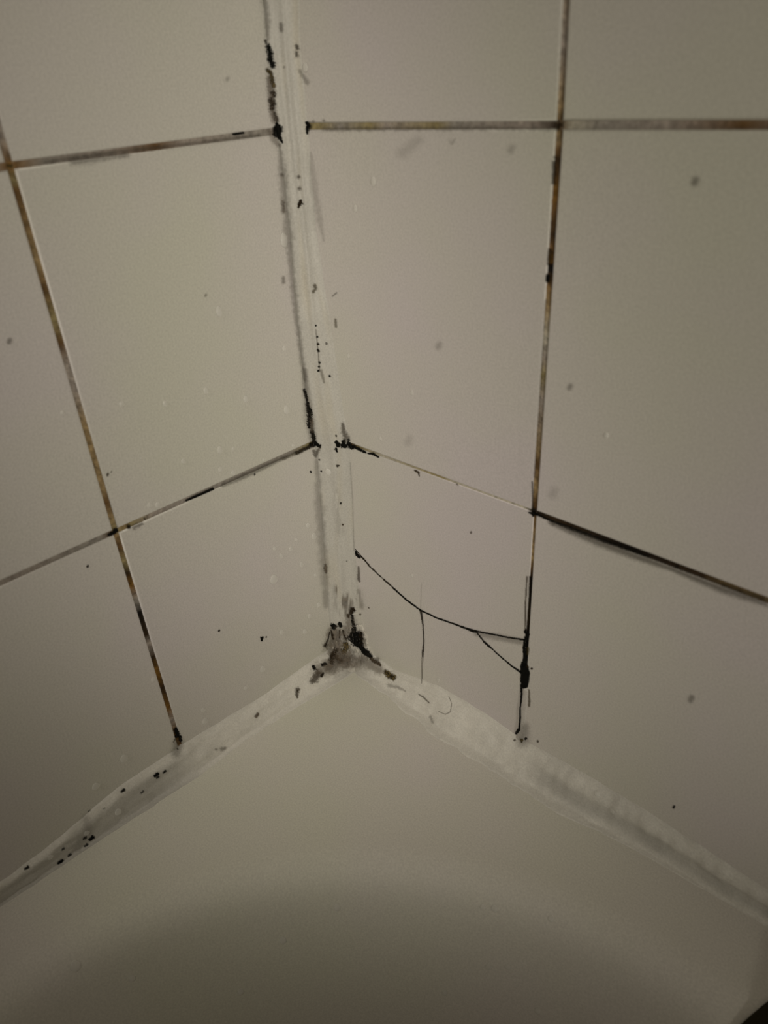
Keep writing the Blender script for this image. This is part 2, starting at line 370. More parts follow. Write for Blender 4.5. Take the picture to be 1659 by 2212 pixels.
# lump of old sealant where the three beads meet
def corner_fn(t, s):
    # t around from left wall to right wall, s from top to the deck
    a = t * math.pi / 2; r = lerp(.013, .0235, s ** 1.3) * (1 + .10 * nz(t * 6, s * 5, 4) + .05 * nz(t * 18, s * 12, 2)) * (1 - .22 * math.sin(2 * a) * (1 - s * .4))
    z = lerp(-.128, ZD - .001, s) + .0015 * nz(t * 9, s * 4, 9) * (1 - s)
    h = .0010 * nz(t * 22, s * 14, 5) + .0006 * nz(t * 50, s * 30, 5)
    r += h
    x, y = r * math.sin(a), -r * math.cos(a)
    if t == 0: x = -.001
    if t == 1: y = .001
    dirt = .35 + .35 * nz(t * 7, s * 6, 8) + .2 * nz(t * 25, s * 20, 8)
    dirt *= smooth(1.02, .75, s) * smooth(0, .15, s) * smooth(0, .1, t) * smooth(1, .9, t)
    f = 1 - max(0, dirt); c = (WHITE[0] * f, WHITE[1] * f * .985, WHITE[2] * f * .97)
    return Vector((x, y, z + OZ)), c
lump, cv, cf = bead('sealant_lump', 90, 50, corner_fn, 'grey mouldy lump of old sealant in the corner where the three beads meet')
# strip of sealant smeared down the bottom of the right-hand joint
def patch_fn(t, s):
    L0, L1 = onR(1136, 1485), onR(1124, 1600)
    u = lerp(L0[0], L1[0], t); z = lerp(L0[1], L1[1], t) + (.0016 * abs(s - .35) * -2.2 if t == 0 else 0)
    hw = lerp(.0021, .0034, t); x = u + (s - .5) * 2 * hw + .0003 * nz(t * 9, s)
    h = .0003 + .0006 * math.sin(math.pi * s) + .0002 * nz(t * 14, s * 3)
    if s in (0, 1) or t == 0: h = -.0015
    f = .92 + .05 * nz(t * 12, s * 4, 3); c = alb((140, 131, 114))
    return Vector((x, -h, z + OZ)), tuple(v * f for v in c)
sealP, pv, pf = bead('sealant_patch', 60, 8, lambda t, s: (patch_fn(t, s)), 'grey sealant smeared over the foot of the joint at the cracked tile')

# ------------------------------------------------------------------ surfaces to place stains and drops on
bigR = [Vector((0, 0, 0)), Vector((1.6, 0, 0)), Vector((1.6, 0, 2)), Vector((0, 0, 2))]
bigL = [Vector((0, 0, 0)), Vector((0, -1.2, 0)), Vector((0, -1.2, 2)), Vector((0, 0, 2))]
def tri(V, F):
    o = []
    for f in F: o += [(f[0], f[i], f[i + 1]) for i in range(1, len(f) - 1)]
    return BVHTree.FromPolygons([tuple(v) for v in V], o)
SURF = [(wallR, BVHTree.FromPolygons(bigR, [(0, 1, 2, 3)])), (wallL, BVHTree.FromPolygons(bigL, [(0, 1, 2, 3)])),
        (tub, tri(tubV, tubF[:-1])), (sealV, tri(vv, vf)), (sealR, tri(rv, rf)), (sealL, tri(lv, lf)), (lump, tri(cv, cf)), (sealP, tri(pv, pf))]
def hit(px, py):
    d = ray(px, py); best = None
    for o, t in SURF:
        loc, nn, _, dist = t.ray_cast(CP, d)
        if loc is not None and (best is None or dist < best[3]):
            if nn.dot(d) > 0: nn = -nn
            best = (o, loc, nn, dist)
    return best
fcount = [0]
def film(chains, color, soft=.25, rag=.5, dens=1., step=1.6, pad=3, name='mould_patch', nscale=.35, parent=None, off=.00022, vary=.35, streak=None):
    """chains: list of chains of (x, y, radius) measured on the photograph; a thin ragged stain lying on the surface"""
    fcount[0] += 1; sd = fcount[0] * 3.7
    pts = [p for ch in chains for p in ch]
    ex = 1 + soft + .6 * rag * min(1, soft * 2 + .4)
    x0 = min(p[0] - p[2] * ex for p in pts) - 1; x1 = max(p[0] + p[2] * ex for p in pts) + 1
    y0 = min(p[1] - p[2] * ex for p in pts) - 1; y1 = max(p[1] + p[2] * ex for p in pts) + 1
    nx, ny = int((x1 - x0) / step) + 2, int((y1 - y0) / step) + 2
    def field(x, y):
        best = -9
        for ch in chains:
            segs = zip(ch, ch[1:]) if len(ch) > 1 else [(ch[0], ch[0])]
            for (ax, ay, ar), (bx, by, br) in segs:
                dx, dy = bx - ax, by - ay; l2 = dx * dx + dy * dy
                t = max(0, min(1, ((x - ax) * dx + (y - ay) * dy) / l2)) if l2 > 0 else 0
                r = ar + (br - ar) * t; dd = math.hypot(x - ax - dx * t, y - ay - dy * t)
                best = max(best, 1 - dd / r)
        return best
    A, idx, V, C = {}, {}, [], []; par = parent
    for j in range(ny):
        for i in range(nx):
            x, y = x0 + i * step, y0 + j * step; f = field(x, y)
            if f < -(soft + rag + .1): continue
            nn = nz(x * nscale, y * nscale, sd) + .6 * nz(x * nscale * 2.7, y * nscale * 2.7, sd)
            a = smooth(-soft + .05, soft + .05, f + rag * nn) * dens
            if streak: a *= max(0, min(1, .5 + streak * nz(x * .22, y * .03, sd)))
            A[(i, j)] = (a, nn)
    cells = [(i, j) for (i, j) in A if all(k in A for k in ((i + 1, j), (i, j + 1), (i + 1, j + 1))) and max(A[k][0] for k in ((i, j), (i + 1, j), (i, j + 1), (i + 1, j + 1))) > .02]
    F = []
    def vid(k):
        if k not in idx:
            h = hit(x0 + k[0] * step, y0 + k[1] * step); a, nn = A[k]
            idx[k] = len(V); V.append((h[1] + h[2] * off, h[0])); m = max(.2, 1 + vary * nn * 2)
            C.append((color[0] * m, color[1] * m, color[2] * m, a))
        return idx[k]
    for i, j in cells: F.append((vid((i, j)), vid((i, j + 1)), vid((i + 1, j + 1)), vid((i + 1, j))))
    if not F: return None
    if par is None:
        cnt = {}
        for v, o in V: cnt[o.name] = cnt.get(o.name, 0) + 1
        par = bpy.data.objects[max(cnt, key=cnt.get)]
    return mesh_obj(name, [v for v, o in V], F, M_MOULD, par, colors=C)
BK = (.004, .004, .003); DK = (.02, .013, .006); BR = (.05, .03, .01); OL = (.085, .065, .028); GY = (.10, .085, .065); PG = (.16, .13, .10)
def blk(*ch, **k): return film(list(ch), k.pop('c', BK), **k)

# cracks filled with grime
film([[(p[0], p[1], r) for p, r in zip(crack_main[:5], (1.2, 1.3, 1.4, 1.2, 1.5))]], DK, rag=.9, soft=.4, step=1, nscale=.16, name='crack_grime', dens=.85)
film([[(p[0], p[1], 1.7) for p in crack_main[4:9]]], BK, rag=.55, step=1, name='crack_grime', dens=.95)
film([[(980, 1347, 1.6), (1015, 1360, 2.4), (1024, 1363, 3.2), (1032, 1364, 2), (1060, 1369, 1.5), (1100, 1377, 1.7), (1134, 1382, 2)]], BK, rag=.55, step=1, name='crack_grime', dens=.95)
film([[(909, 1318, 2.4), (911, 1330, 2), (914, 1350, 1.3), (916, 1385, 1.1), (914, 1405, 1.8), (913, 1418, 1.4)]], DK, rag=.6, step=.9, name='crack_grime', dens=.85)
film([[(912, 1420, 1.0), (911, 1476, .8)]], BR, rag=.5, soft=.5, step=.8, name='crack_grime', dens=.5)
film([[(1028, 1363, 1.6), (1040, 1378, 1.5), (1046, 1386, 2), (1055, 1394, 2.2), (1062, 1400, 1.4), (1085, 1421, 1.4), (1108, 1440, 1.9), (1126, 1452, 2.6)]], BK, rag=.7, step=1, name='crack_grime', dens=.95)
film([[(1030, 1368, 6), (1080, 1377, 7), (1125, 1386, 6)]], GY, soft=.8, rag=.5, dens=.28, name='stain')
film([[(909, 1315, .8), (911, 1260, .6)]], BR, soft=.6, dens=.22, step=.8, name='crack_grime')
# vertical bead, left edge
blk([(573, 88, 3), (575, 93, 3)], c=DK, dens=.8)
blk([(579, 100, 5), (583, 115, 6), (585, 132, 6), (590, 142, 5)], [(578, 128, 3), (592, 136, 3)], c=BK, soft=.35, rag=.8, dens=.97)
blk([(578, 152, 5), (586, 160, 4), (588, 172, 5), (591, 186, 4)], c=OL, rag=.9, soft=.4, vary=.8)
blk([(590, 202, 6), (591, 206, 5)], [(585, 216, 5), (589, 223, 6)], [(588, 233, 5)], c=DK, rag=.8, soft=.4)
blk([(582, 170, 7), (586, 200, 8), (588, 240, 7), (594, 258, 8)], c=PG, soft=.6, rag=.7, dens=.55)
blk([(592, 246, 4), (595, 252, 4), (598, 260, 4)], c=DK, rag=1, dens=.7)
blk([(598, 268, 4), (600, 280, 11), (598, 290, 9), (605, 298, 4), (610, 308, 2.2)], c=BK, soft=.15, rag=.4, step=1.2)
blk([(583, 285, 5), (592, 302, 7), (600, 312, 6)], c=PG, soft=.7, dens=.35)
blk([(663, 265, 4), (667, 271, 5), (664, 279, 4), (664, 288, 2.6)], c=BK, soft=.2, rag=.45, step=1.2)
blk([(572, -10, 7), (576, 40, 6), (577, 85, 4)], c=GY, soft=.9, dens=.3, rag=.8, nscale=.12)
blk([(641, 97, 3), (642, 104, 4)], [(640, 113, 3), (641, 121, 3.6)], c=DK, soft=.7, rag=1., dens=.6)
blk([(607, 52, 4), (608, 66, 4)], c=GY, soft=.7, dens=.45); blk([(614, 145, 3)], c=GY, dens=.4); blk([(648, 153, 4), (655, 165, 4), (664, 178, 5)], c=GY, soft=.8, dens=.3)
blk([(672, 330, 2), (678, 400, 7), (690, 470, 6), (700, 520, 2)], c=GY, soft=1, dens=.16, rag=.8, nscale=.1)
# soft grey band down the bead's left edge, drawn with the mould film
blk([(604, 312, 3), (611, 380, 9), (617, 450, 8), (624, 510, 8), (630, 580, 6), (640, 680, 6), (650, 760, 5), (658, 820, 4)], c=GY, soft=.9, rag=.7, dens=.3, nscale=.12)
blk([(609, 378, 4)], [(611, 437, 4), (613, 457, 3.5)], c=PG, soft=.7, dens=.55); blk([(612, 600, 3.5), (612, 610, 3.5)], c=GY, soft=.8, dens=.4)
blk([(645, 382, 4)], [(647, 407, 4)], c=GY, soft=.6, dens=.6)
blk([(650, 432, 2.6), (648, 440, 4), (645, 447, 2.5)], [(654, 441, 2)], c=DK, rag=.6, step=1.1, dens=.95)
blk([(680, 617, 4), (682, 624, 3), (676, 630, 3)], c=OL, soft=.5, dens=.6)
blk([(725, 690, 2.5), (726, 705, 2.6)], c=OL, soft=.6, dens=.5); blk([(728, 632, 1.8), (718, 640, 1.6)], c=DK, dens=.4)
for (x, y, r) in [(682, 703, 2), (685, 727, 2.4), (687, 743, 3), (686, 755, 2), (688, 758, 2.6), (690, 783, 2.6), (689, 792, 2), (688, 801, 2.4), (712, 812, 2.6), (705, 742, 3)]:
    blk([(x, y, r)], c=BK if r != 3 else DK, soft=.4, rag=.4, step=.9, dens=.95 if x < 700 or y > 800 else .5)
blk([(682, 712, 1), (688, 770, 1.2), (690, 800, 1)], c=BR, soft=.6, dens=.4, step=1)
blk([(693, 800, 3), (697, 815, 3), (700, 826, 2)], c=OL, soft=.8, dens=.35)
blk([(657, 842, 3), (660, 852, 3.4), (663, 864, 2.6), (665, 876, 4.5), (669, 892, 6), (669, 902, 5), (667, 916, 4.4), (668, 922, 3)], c=BK, soft=.3, rag=.75, step=1.1)
blk([(672, 905, 4), (674, 920, 4), (674, 930, 4)], c=PG, soft=.6, rag=.7, dens=.7)
blk([(674, 933, 4), (677, 943, 4.6), (678, 952, 4), (684, 960, 4.4), (690, 963, 3)], [(672, 960, 4), (682, 958, 5)], c=BK, soft=.2, rag=.6, step=1.1)
blk([(693, 961, 1.7)], [(692, 966, 1.5)], c=DK, step=.9)
blk([(658, 800, 5), (662, 850, 7), (668, 900, 9), (676, 950, 7)], c=GY, soft=.9, dens=.35)
blk([(678, 975, 4), (681, 985, 3.5), (690, 968, 3)], c=GY, soft=.6, rag=.6, dens=.55)
# right of the bead at the lower joint
blk([(726, 941, 2.5)], c=DK, dens=.8, step=1)
blk([(727, 955, 4), (731, 962, 4.5)], [(726, 970, 3.6), (728, 975, 2)], c=BK, soft=.2, rag=.6, step=1.1)
blk([(744, 953, 5), (740, 962, 4.6), (746, 965, 3), (753, 957, 5), (757, 965, 5), (764, 966, 4)], [(753, 950, 3)], c=BK, soft=.2, rag=.7, step=1.1)
blk([(740, 915, 3), (743, 935, 5), (750, 948, 6)], c=GY, soft=.7, rag=.8, dens=.6)
blk([(764, 964, 4), (782, 973, 3), (790, 977, 2.4)], [(795, 979, 1.4), (806, 980, 3), (818, 987, 2)], c=BK, soft=.3, rag=.5, step=1.1)
blk([(728, 1006, 2.8)], [(732, 1005, 2)], c=DK, step=.9, dens=.8); blk([(671, 1019, 2.4)], c=BK, step=.9, dens=.9); blk([(694, 1018, 2.2)], c=BK, step=.9, dens=.9); blk([(690, 993, 2)], c=DK, step=.9, dens=.6)
blk([(736, 1087, 2.4)], c=BK, step=.9, dens=.9); blk([(740, 1133, 2)], c=BR, step=.9, dens=.8)
blk([(703, 1221, 3), (703, 1229, 4), (704, 1236, 2.5)], c=PG, soft=.5, dens=.8)
blk([(682, 985, 3), (690, 1100, 8), (698, 1200, 9), (704, 1310, 5)], c=GY, soft=1, dens=.24, rag=.7, nscale=.1)
blk([(728, 1060, 6), (735, 1150, 7)], c=PG, soft=1, dens=.12, streak=3)
blk([(757, 1000, 1.4), (762, 1080, 1.2), (765, 1190, 1.2)], c=GY, soft=.7, dens=.2, step=1.2)
blk([(769, 1192, 3), (771, 1198, 3.6), (776, 1203, 3)], c=BK, soft=.2, rag=.4, step=1)
blk([(775, 1225, 2), (775, 1250, 3.2), (777, 1256, 2)], c=GY, soft=.6, dens=.65); blk([(749, 1212, 1.6)], c=DK, dens=.4, step=.9)
# streaks and mould at the foot of the vertical bead
blk([(730, 1275, 9), (738, 1310, 12), (756, 1290, 9), (752, 1320, 10)], c=PG, soft=.9, rag=.6, dens=.55, streak=2.6, nscale=.15)
blk([(775, 1280, 8), (780, 1310, 6)], c=OL, soft=.9, dens=.3, streak=2.6)
blk([(761, 1318, 6), (758, 1324, 4)], c=DK, rag=.6, soft=.35, step=1.1); blk([(752, 1330, 4.5)], [(797, 1313, 1.8)], [(778, 1327, 2)], c=BR, rag=.7, soft=.4, dens=.8)
blk([(761, 1330, 2.6), (762, 1345, 3), (765, 1357, 4.5), (765, 1368, 7), (758, 1378, 8), (770, 1385, 12), (778, 1395, 7), (774, 1372, 9)], c=BK, soft=.2, rag=.5, step=1.2)
blk([(780, 1398, 5), (786, 1406, 6), (794, 1412, 6), (800, 1418, 4.5)], c=BK, soft=.2, rag=.55, step=1.1)
blk([(803, 1424, 4), (812, 1430, 4), (821, 1436, 3)], c=BR, soft=.5, rag=.9, dens=.8)
blk([(781, 1370, 6), (785, 1392, 6)], [(815, 1425, 5)], c=BR, soft=.8, rag=.8, dens=.4)
blk([(721, 1354, 6.5), (719, 1351, 5)], [(734, 1347, 4.6), (736, 1352, 4)], c=BK, soft=.2, rag=.5, step=1.1)
blk([(715, 1362, 1.6), (718, 1372, 3.2), (720, 1380, 1.8)], [(712, 1365, 1.2), (709, 1380, 1.4), (702, 1395, 2)], [(741, 1362, 2.4), (743, 1372, 1.4), (747, 1380, 2)], [(733, 1362, 1.1), (733, 1378, 1.2)], c=DK, soft=.35, rag=.5, step=1, dens=.9)
blk([(746, 1390, 6), (748, 1398, 7), (742, 1405, 5), (744, 1410, 3)], c=OL, soft=.35, rag=.7, vary=.9)
blk([(725, 1404, 4.5), (719, 1415, 5), (716, 1424, 5.5), (716, 1432, 4)], c=DK, soft=.35, rag=.8, step=1.2)
blk([(726, 1420, 6), (735, 1428, 5)], [(703, 1394, 5)], c=BR, soft=.5, rag=1, dens=.65)
blk([(697, 1436, 4), (702, 1434, 4)], [(679, 1444, 4), (677, 1440, 3)], [(694, 1460, 3), (698, 1454, 2)], c=BK, soft=.3, rag=.6, step=1.1)
blk([(688, 1455, 7), (680, 1466, 7), (674, 1472, 5)], c=BR, soft=.6, rag=.8, dens=.62)
blk([(725, 1370, 17), (722, 1400, 18), (738, 1420, 22), (715, 1435, 14)], c=PG, soft=.6, rag=.65, dens=.58, nscale=.12)
blk([(750, 1430, 16), (790, 1430, 13), (820, 1447, 9)], [(690, 1446, 14), (720, 1446, 12)], c=PG, soft=.8, rag=.6, dens=.42, nscale=.15)
blk([(757, 1340, 10), (750, 1365, 12)], c=PG, soft=.8, rag=.6, dens=.45)
blk([(834, 1452, 5), (841, 1459, 6.5), (850, 1464, 6)], c=OL, soft=.4, rag=.6, vary=.9)
blk([(840, 1462, 2.2), (849, 1462, 2)], [(833, 1450, 2.2)], c=DK, soft=.4, rag=.5, dens=.8, step=1)
blk([(643, 1490, 5), (641, 1497, 4), (642, 1506, 2)], c=GY, soft=.7, rag=.6, dens=.75); blk([(642, 1492, 2.2)], c=DK, dens=.8)
blk([(557, 1542, 3), (553, 1547, 3.5)], c=PG, soft=.4, dens=.9)
blk([(478, 1618, 4), (486, 1616, 3)], [(467, 1618, 3)], c=GY, soft=.8, dens=.4)
# foot of the left joint
blk([(380, 1577, 5), (384, 1587, 5), (380, 1592, 3)], [(389, 1591, 3), (390, 1600, 3)], c=BK, soft=.25, rag=.6, step=1.1)
blk([(378, 1597, 2), (374, 1603, 1)], [(383, 1618, 2)], c=DK, dens=.6); blk([(385, 1605, 10), (380, 1625, 10)], c=GY, soft=.9, dens=.35)
# dots on the left bead
for x, y, r, d_ in [(337, 1674, 3.6, 1), (340, 1679, 2.4, .8), (355, 1667, 2.6, .9), (265, 1708, 3.2, .9), (307, 1711, 2.4, .6), (192, 1752, 2.2, .5), (183, 1810, 3, .8), (197, 1811, 4, 1), (186, 1826, 3, .8), (136, 1834, 2.4, .7), (150, 1847, 2.8, .8), (130, 1862, 4, 1), (57, 1875, 3.4, .9), (225, 1746, 1.6, .4)]:
    blk([(x - r * .8, y + r * .6, r * .8), (x + r * .8, y - r * .6, r)], c=BK, soft=.3, rag=.5, step=1, dens=d_)
blk([(185, 1770, 9), (190, 1800, 8), (165, 1830, 9)], c=GY, soft=1, rag=.6, dens=.18)
# right joint: black gap, repaired foot
blk([(1137, 1363, 4.5), (1140, 1370, 4.5), (1135, 1385, 4), (1133, 1400, 3.6), (1134, 1412, 4), (1135, 1424, 5), (1131, 1435, 5)], c=BK, soft=.2, rag=.35, step=1.2)
blk([(1133, 1440, 9), (1135, 1455, 10.5), (1134, 1470, 10), (1133, 1480, 8)], c=BK, soft=.12, rag=.15, step=1.2)
blk([(1142, 1400, 2.5), (1140, 1412, 2.4)], c=OL, soft=.6, dens=.6); blk([(1140, 1440, 3)], c=BR, dens=.6)
blk([(1126, 1480, 2), (1127, 1500, 2.2), (1124, 1530, 1.4), (1124, 1550, 1.8), (1122, 1575, 2)], c=BK, soft=.3, rag=.5, step=1)
blk([(1120, 1577, 3.6), (1116, 1583, 3)], c=BK, soft=.15, rag=.2, step=.9)
blk([(1136, 1595, 3)], c=BK, step=.9); blk([(1127, 1598, 3), (1127, 1603, 2)], c=OL, step=.9, dens=.9); blk([(1112, 1599, 2.5)], [(1162, 1601, 2.6)], c=BR, dens=.6, step=1)
blk([(1143, 1490, 1.6), (1144, 1515, 2.6), (1143, 1525, 2.4)], c=OL, soft=.6, dens=.6); blk([(1130, 1600, 12), (1135, 1570, 8)], c=GY, soft=1, dens=.28)
blk([(1149, 1444, 2.4)], c=DK, step=.9, dens=.9)
blk([(1145, 1245, 1.1), (1144, 1300, 1.6), (1142, 1340, 1.3), (1140, 1362, 1.6)], c=DK, soft=.3, rag=.3, step=1, dens=.95)
blk([(1139, 1245, 1.4), (1136, 1300, 1.6), (1135, 1360, 1.4)], c=BR, soft=.5, rag=.4, dens=.7)
# joint crossings and dark runs along the joints
blk([(1152, 1100, 3), (1152, 1108, 5), (1153, 1113, 3)], [(1144, 1107, 2), (1160, 1111, 2.4)], c=BK, soft=.25, rag=.4, step=1)
blk([(1153, 1106, 2), (1180, 1120, 2.2), (1215, 1134, 2.6), (1237, 1142, 4.5), (1260, 1151, 3.4), (1310, 1170, 4), (1345, 1182, 3.4), (1400, 1202, 2.4)], c=BK, soft=.4, rag=.4, dens=.92)
blk([(1190, 1128, 5), (1290, 1170, 8), (1370, 1200, 7), (1450, 1228, 5), (1560, 1272, 8), (1659, 1302, 8)], c=GY, soft=.9, rag=.6, dens=.5)
blk([(1463, 1223, 3.4)], c=BK, step=1, dens=.9); blk([(1560, 1262, 4), (1600, 1276, 5), (1659, 1296, 5)], c=DK, soft=.7, dens=.45)
blk([(1208, 270, 5), (1207, 276, 4)], c=DK, soft=.5, dens=.85)
blk([(1185, 596, 5), (1184, 606, 4.5)], c=BK, soft=.3, rag=.2, step=1.2); blk([(1190, 540, 4), (1188, 560, 4.5), (1186, 572, 3)], c=DK, soft=.5, rag=.5, dens=.8)
blk([(1198, 350, 4), (1199, 375, 5), (1197, 395, 4)], [(1200, 340, 3)], c=DK, soft=.6, rag=.5, dens=.75)
blk([(1150, 1040, 1.8), (1152, 1075, 2), (1153, 1100, 2.4)], c=DK, soft=.6, dens=.6); blk([(1180, 650, 2.2), (1172, 780, 2), (1163, 930, 1.8), (1156, 1030, 2)], c=DK, soft=.8, dens=.45)
blk([(897, 1016, 2), (904, 1020, 2.4), (906, 1028, 1.2)], c=BR, soft=.4, dens=.8, step=1); blk([(988, 1046, 2.6)], c=BR, dens=.6, step=1)
blk([(905, 302, 9), (870, 330, 11)], [(975, 305, 5)], c=GY, soft=1.2, rag=.7, dens=.12)
blk([(985, 299, 1.5), (976, 312, 1.5)], c=GY, dens=.3); blk([(700, 279, 4), (900, 278, 4), (1100, 277, 4), (1200, 280, 3)], c=GY, soft=.9, rag=.9, dens=.35, nscale=.12)
blk([(677, 262, 3)], [(700, 260, 3)], c=GY, soft=.7, dens=.4)
blk([(504, 290, 2.6), (525, 287, 2.6)], c=BK, soft=.3, rag=.2, step=1.1)
blk([(155, 350, 6), (190, 345, 7), (240, 337, 6), (275, 335, 4)], c=GY, soft=.9, rag=.9, dens=.4); blk([(100, 350, 4), (250, 328, 4), (400, 312, 3), (560, 292, 3)], c=GY, soft=1, rag=.7, dens=.35)
blk([(16, 358, 3), (24, 359, 4)], c=OL, soft=.5, dens=.7)
blk([(250, 1146, 5), (244, 1151, 4.5), (234, 1156, 2)], c=BK, soft=.25, rag=.35, step=1)
blk([(278, 1138, 4.2)], c=DK, soft=.4, rag=.5, step=1); blk([(290, 1138, 5), (305, 1131, 4)], c=GY, soft=.7, rag=.8, dens=.45); blk([(312, 1121, 2.6)], c=DK, dens=.6)
blk([(402, 1081, 2), (430, 1069, 2.8), (460, 1056, 2.6)], c=BK, soft=.3, rag=.2, step=1.1)
blk([(480, 1049, 3), (520, 1032, 4.5), (560, 1014, 4), (620, 986, 3)], c=GY, soft=.9, rag=.5, dens=.45); blk([(550, 1024, 2), (549, 1026, 1.5)], c=BK, step=.9, dens=.7)
blk([(640, 979, 3), (660, 969, 3.6), (674, 963, 4)], c=DK, soft=.5, rag=.5, dens=.85); blk([(610, 992, 2.4), (650, 975, 3)], c=OL, soft=.8, dens=.5)
# specks on the tiles
for x, y, r, c_, d_, sf in [(189, 1223, 2.4, DK, .9, .4), (232, 1025, 2.6, GY, .8, .5), (240, 1019, 1.5, GY, .5, .5), (473, 1362, 2, DK, .9, .4), (575, 1376, 1.5, DK, .6, .4), (1018, 1150, 2, BR, .6, .4),
                            (1456, 1743, 2.6, BK, .9, .4), (1503, 392, 7, GY, .42, .9), (1494, 1510, 6, GY, .36, .7), (1232, 836, 5, GY, .35, .9), (20, 737, 5, GY, .4, .7), (491, 171, 4, GY, .22, .9), (444, 638, 2.6, GY, .35, .7),
                            (948, 747, 6, GY, .2, 1), (1196, 1065, 9, GY, .12, 1), (883, 952, 8, GY, .1, 1), (970, 860, 9, GY, .0, 1), (1105, 322, 7, GY, .18, 1), (1196, 1132, 3, BR, .25, .8), (1165, 1605, 2, BR, .0, .6)]:
    if d_: blk([(x - r * .2, y + r * .4, r), (x + r * .25, y - r * .5, r)], c=c_, soft=sf, rag=.3, dens=d_, step=max(.9, r * .25), name='speck')
blk([(563, 1376, 1.3), (565, 1383, 2), (567, 1377, 2.6)], c=BK, soft=.2, rag=.5, step=.7, name='speck')
# yellowed limescale along the right bead edge and thin hair lines in the smeared sealant
blk([(905, 1500, 1.3), (915, 1506, 1.6), (927, 1518, 1.4)], c=BR, soft=.6, dens=.5, step=1, name='stain')
blk([(948, 1537, .9), (962, 1543, 1), (973, 1538, 1), (976, 1520, .9), (970, 1505, .8)], c=BR, soft=.5, dens=.4, step=.9, name='stain')
blk([(842, 1480, 5), (860, 1485, 3), (875, 1492, 2)], [(930, 1548, 3), (935, 1560, 3)], c=GY, soft=.8, rag=.8, dens=.3)

# ------------------------------------------------------------------ water drops
def drop_mesh(seed):
    rnd = random.Random(seed); V, F = [], []; n, K = 16, 5
    for k in range(K):
        a = (k / K) * math.pi / 2
        for i in range(n):
            b = 2 * math.pi * i / n; r = math.cos(a)
            y = math.sin(b) * r; x = math.cos(b) * r * (1 - .12 * max(0, math.sin(b)))
            y *= 1.25 if y > 0 else 1.0
            V.append((x * (1 + .05 * rnd.uniform(-1, 1)), y, math.sin(a) * .42 * (1 - .25 * y)))
    V.append((0, 0, .42))
    for k in range(K - 1):
        for i in range(n): F.append((k * n + i, k * n + (i + 1) % n, (k + 1) * n + (i + 1) % n, (k + 1) * n + i))
    for i in range(n): F.append(((K - 1) * n + i, (K - 1) * n + (i + 1) % n, K * n))
    F.append(tuple(range(n))[::-1])
    me = bpy.data.meshes.new('water_drop'); me.from_pydata(V, [], F); me.materials.append(M_WATER)
    me.polygons.foreach_set('use_smooth', [True] * (len(F) - 1) + [False]); return me
DM = [drop_mesh(i) for i in range(4)]
drops = {
 'water drops on the wall left of the corner': ('small clear water drop clinging to the tiled wall left of the corner',
   [(473, 674, 6, 1.5), (613, 520, 8, 1.4), (614, 753, 5, 1), (263, 873, 5, 1), (357, 873, 5, 1.2), (445, 845, 5.5, 1.2), (531, 863, 6, 1.1), (619, 886, 7, 1.2), (475, 973, 6, 1.3), (504, 970, 4, 1), (396, 997, 5, 1), (476, 1015, 5, 1),
    (504, 1022, 5, 1), (340, 1091, 5, 1.1), (323, 1092, 5, 1), (305, 990, 2.6, 1), (633, 963, 3.6, 1), (569, 994, 3, 1), (665, 1135, 5, 1), (678, 1159, 6.5, 1.1), (640, 1166, 3.6, 1), (628, 1186, 5, 1), (593, 1185, 4.5, 1), (607, 1201, 4.5, 1.1),
    (651, 1220, 5, 1), (681, 1242, 3.6, 1), (591, 1252, 9, 1), (688, 1307, 5, 1), (668, 1331, 5, 1), (609, 1366, 5, 1.2), (658, 1364, 5, 1.1), (567, 1446, 6, 1.1), (530, 1487, 4, 1), (443, 1558, 6, 1), (439, 1534, 4.5, 1), (331, 1468, 4.5, 1), (268, 1639, 7, 1.1), (207, 1699, 6.5, 1), (135, 892, 4, 1)]),
 'water drops on the wall right of the corner': ('small clear water drop clinging to the tiled wall right of the corner',
   [(807, 393, 5.5, 1.3), (768, 451, 4.5, 1.3), (890, 849, 4, 1.5), (822, 948, 4, 1), (753, 770, 3.6, 1.2), (890, 1244, 3.2, 1.1), (948, 1469, 4, 1), (1310, 941, 5, 1.1), (660, 147, 6, 1)]),
 'water drops in the bathtub': ('small water drop sitting on the inner slope of the bathtub',
   [(728, 1961, 6, 1), (1043, 1960, 5, 1), (1068, 1963, 6, 1), (1190, 1985, 5, 1), (611, 2032, 6, 1), (163, 2088, 8, 1), (1161, 2184, 5.5, 1), (960, 2145, 4.5, 1), (520, 2143, 5, 1), (1055, 2088, 5, 1), (1097, 2089, 5, 1), (286, 2114, 5, 1)]),
 'water drops on the sealant': ('tiny water drop sitting on a white sealant bead',
   [(709, 1020, 6.5, 1), (255, 1754, 6, 1), (187, 1800, 5, 1), (109, 1852, 4.5, 1), (1290, 1715, 5, 1), (1322, 1752, 5, 1)])}
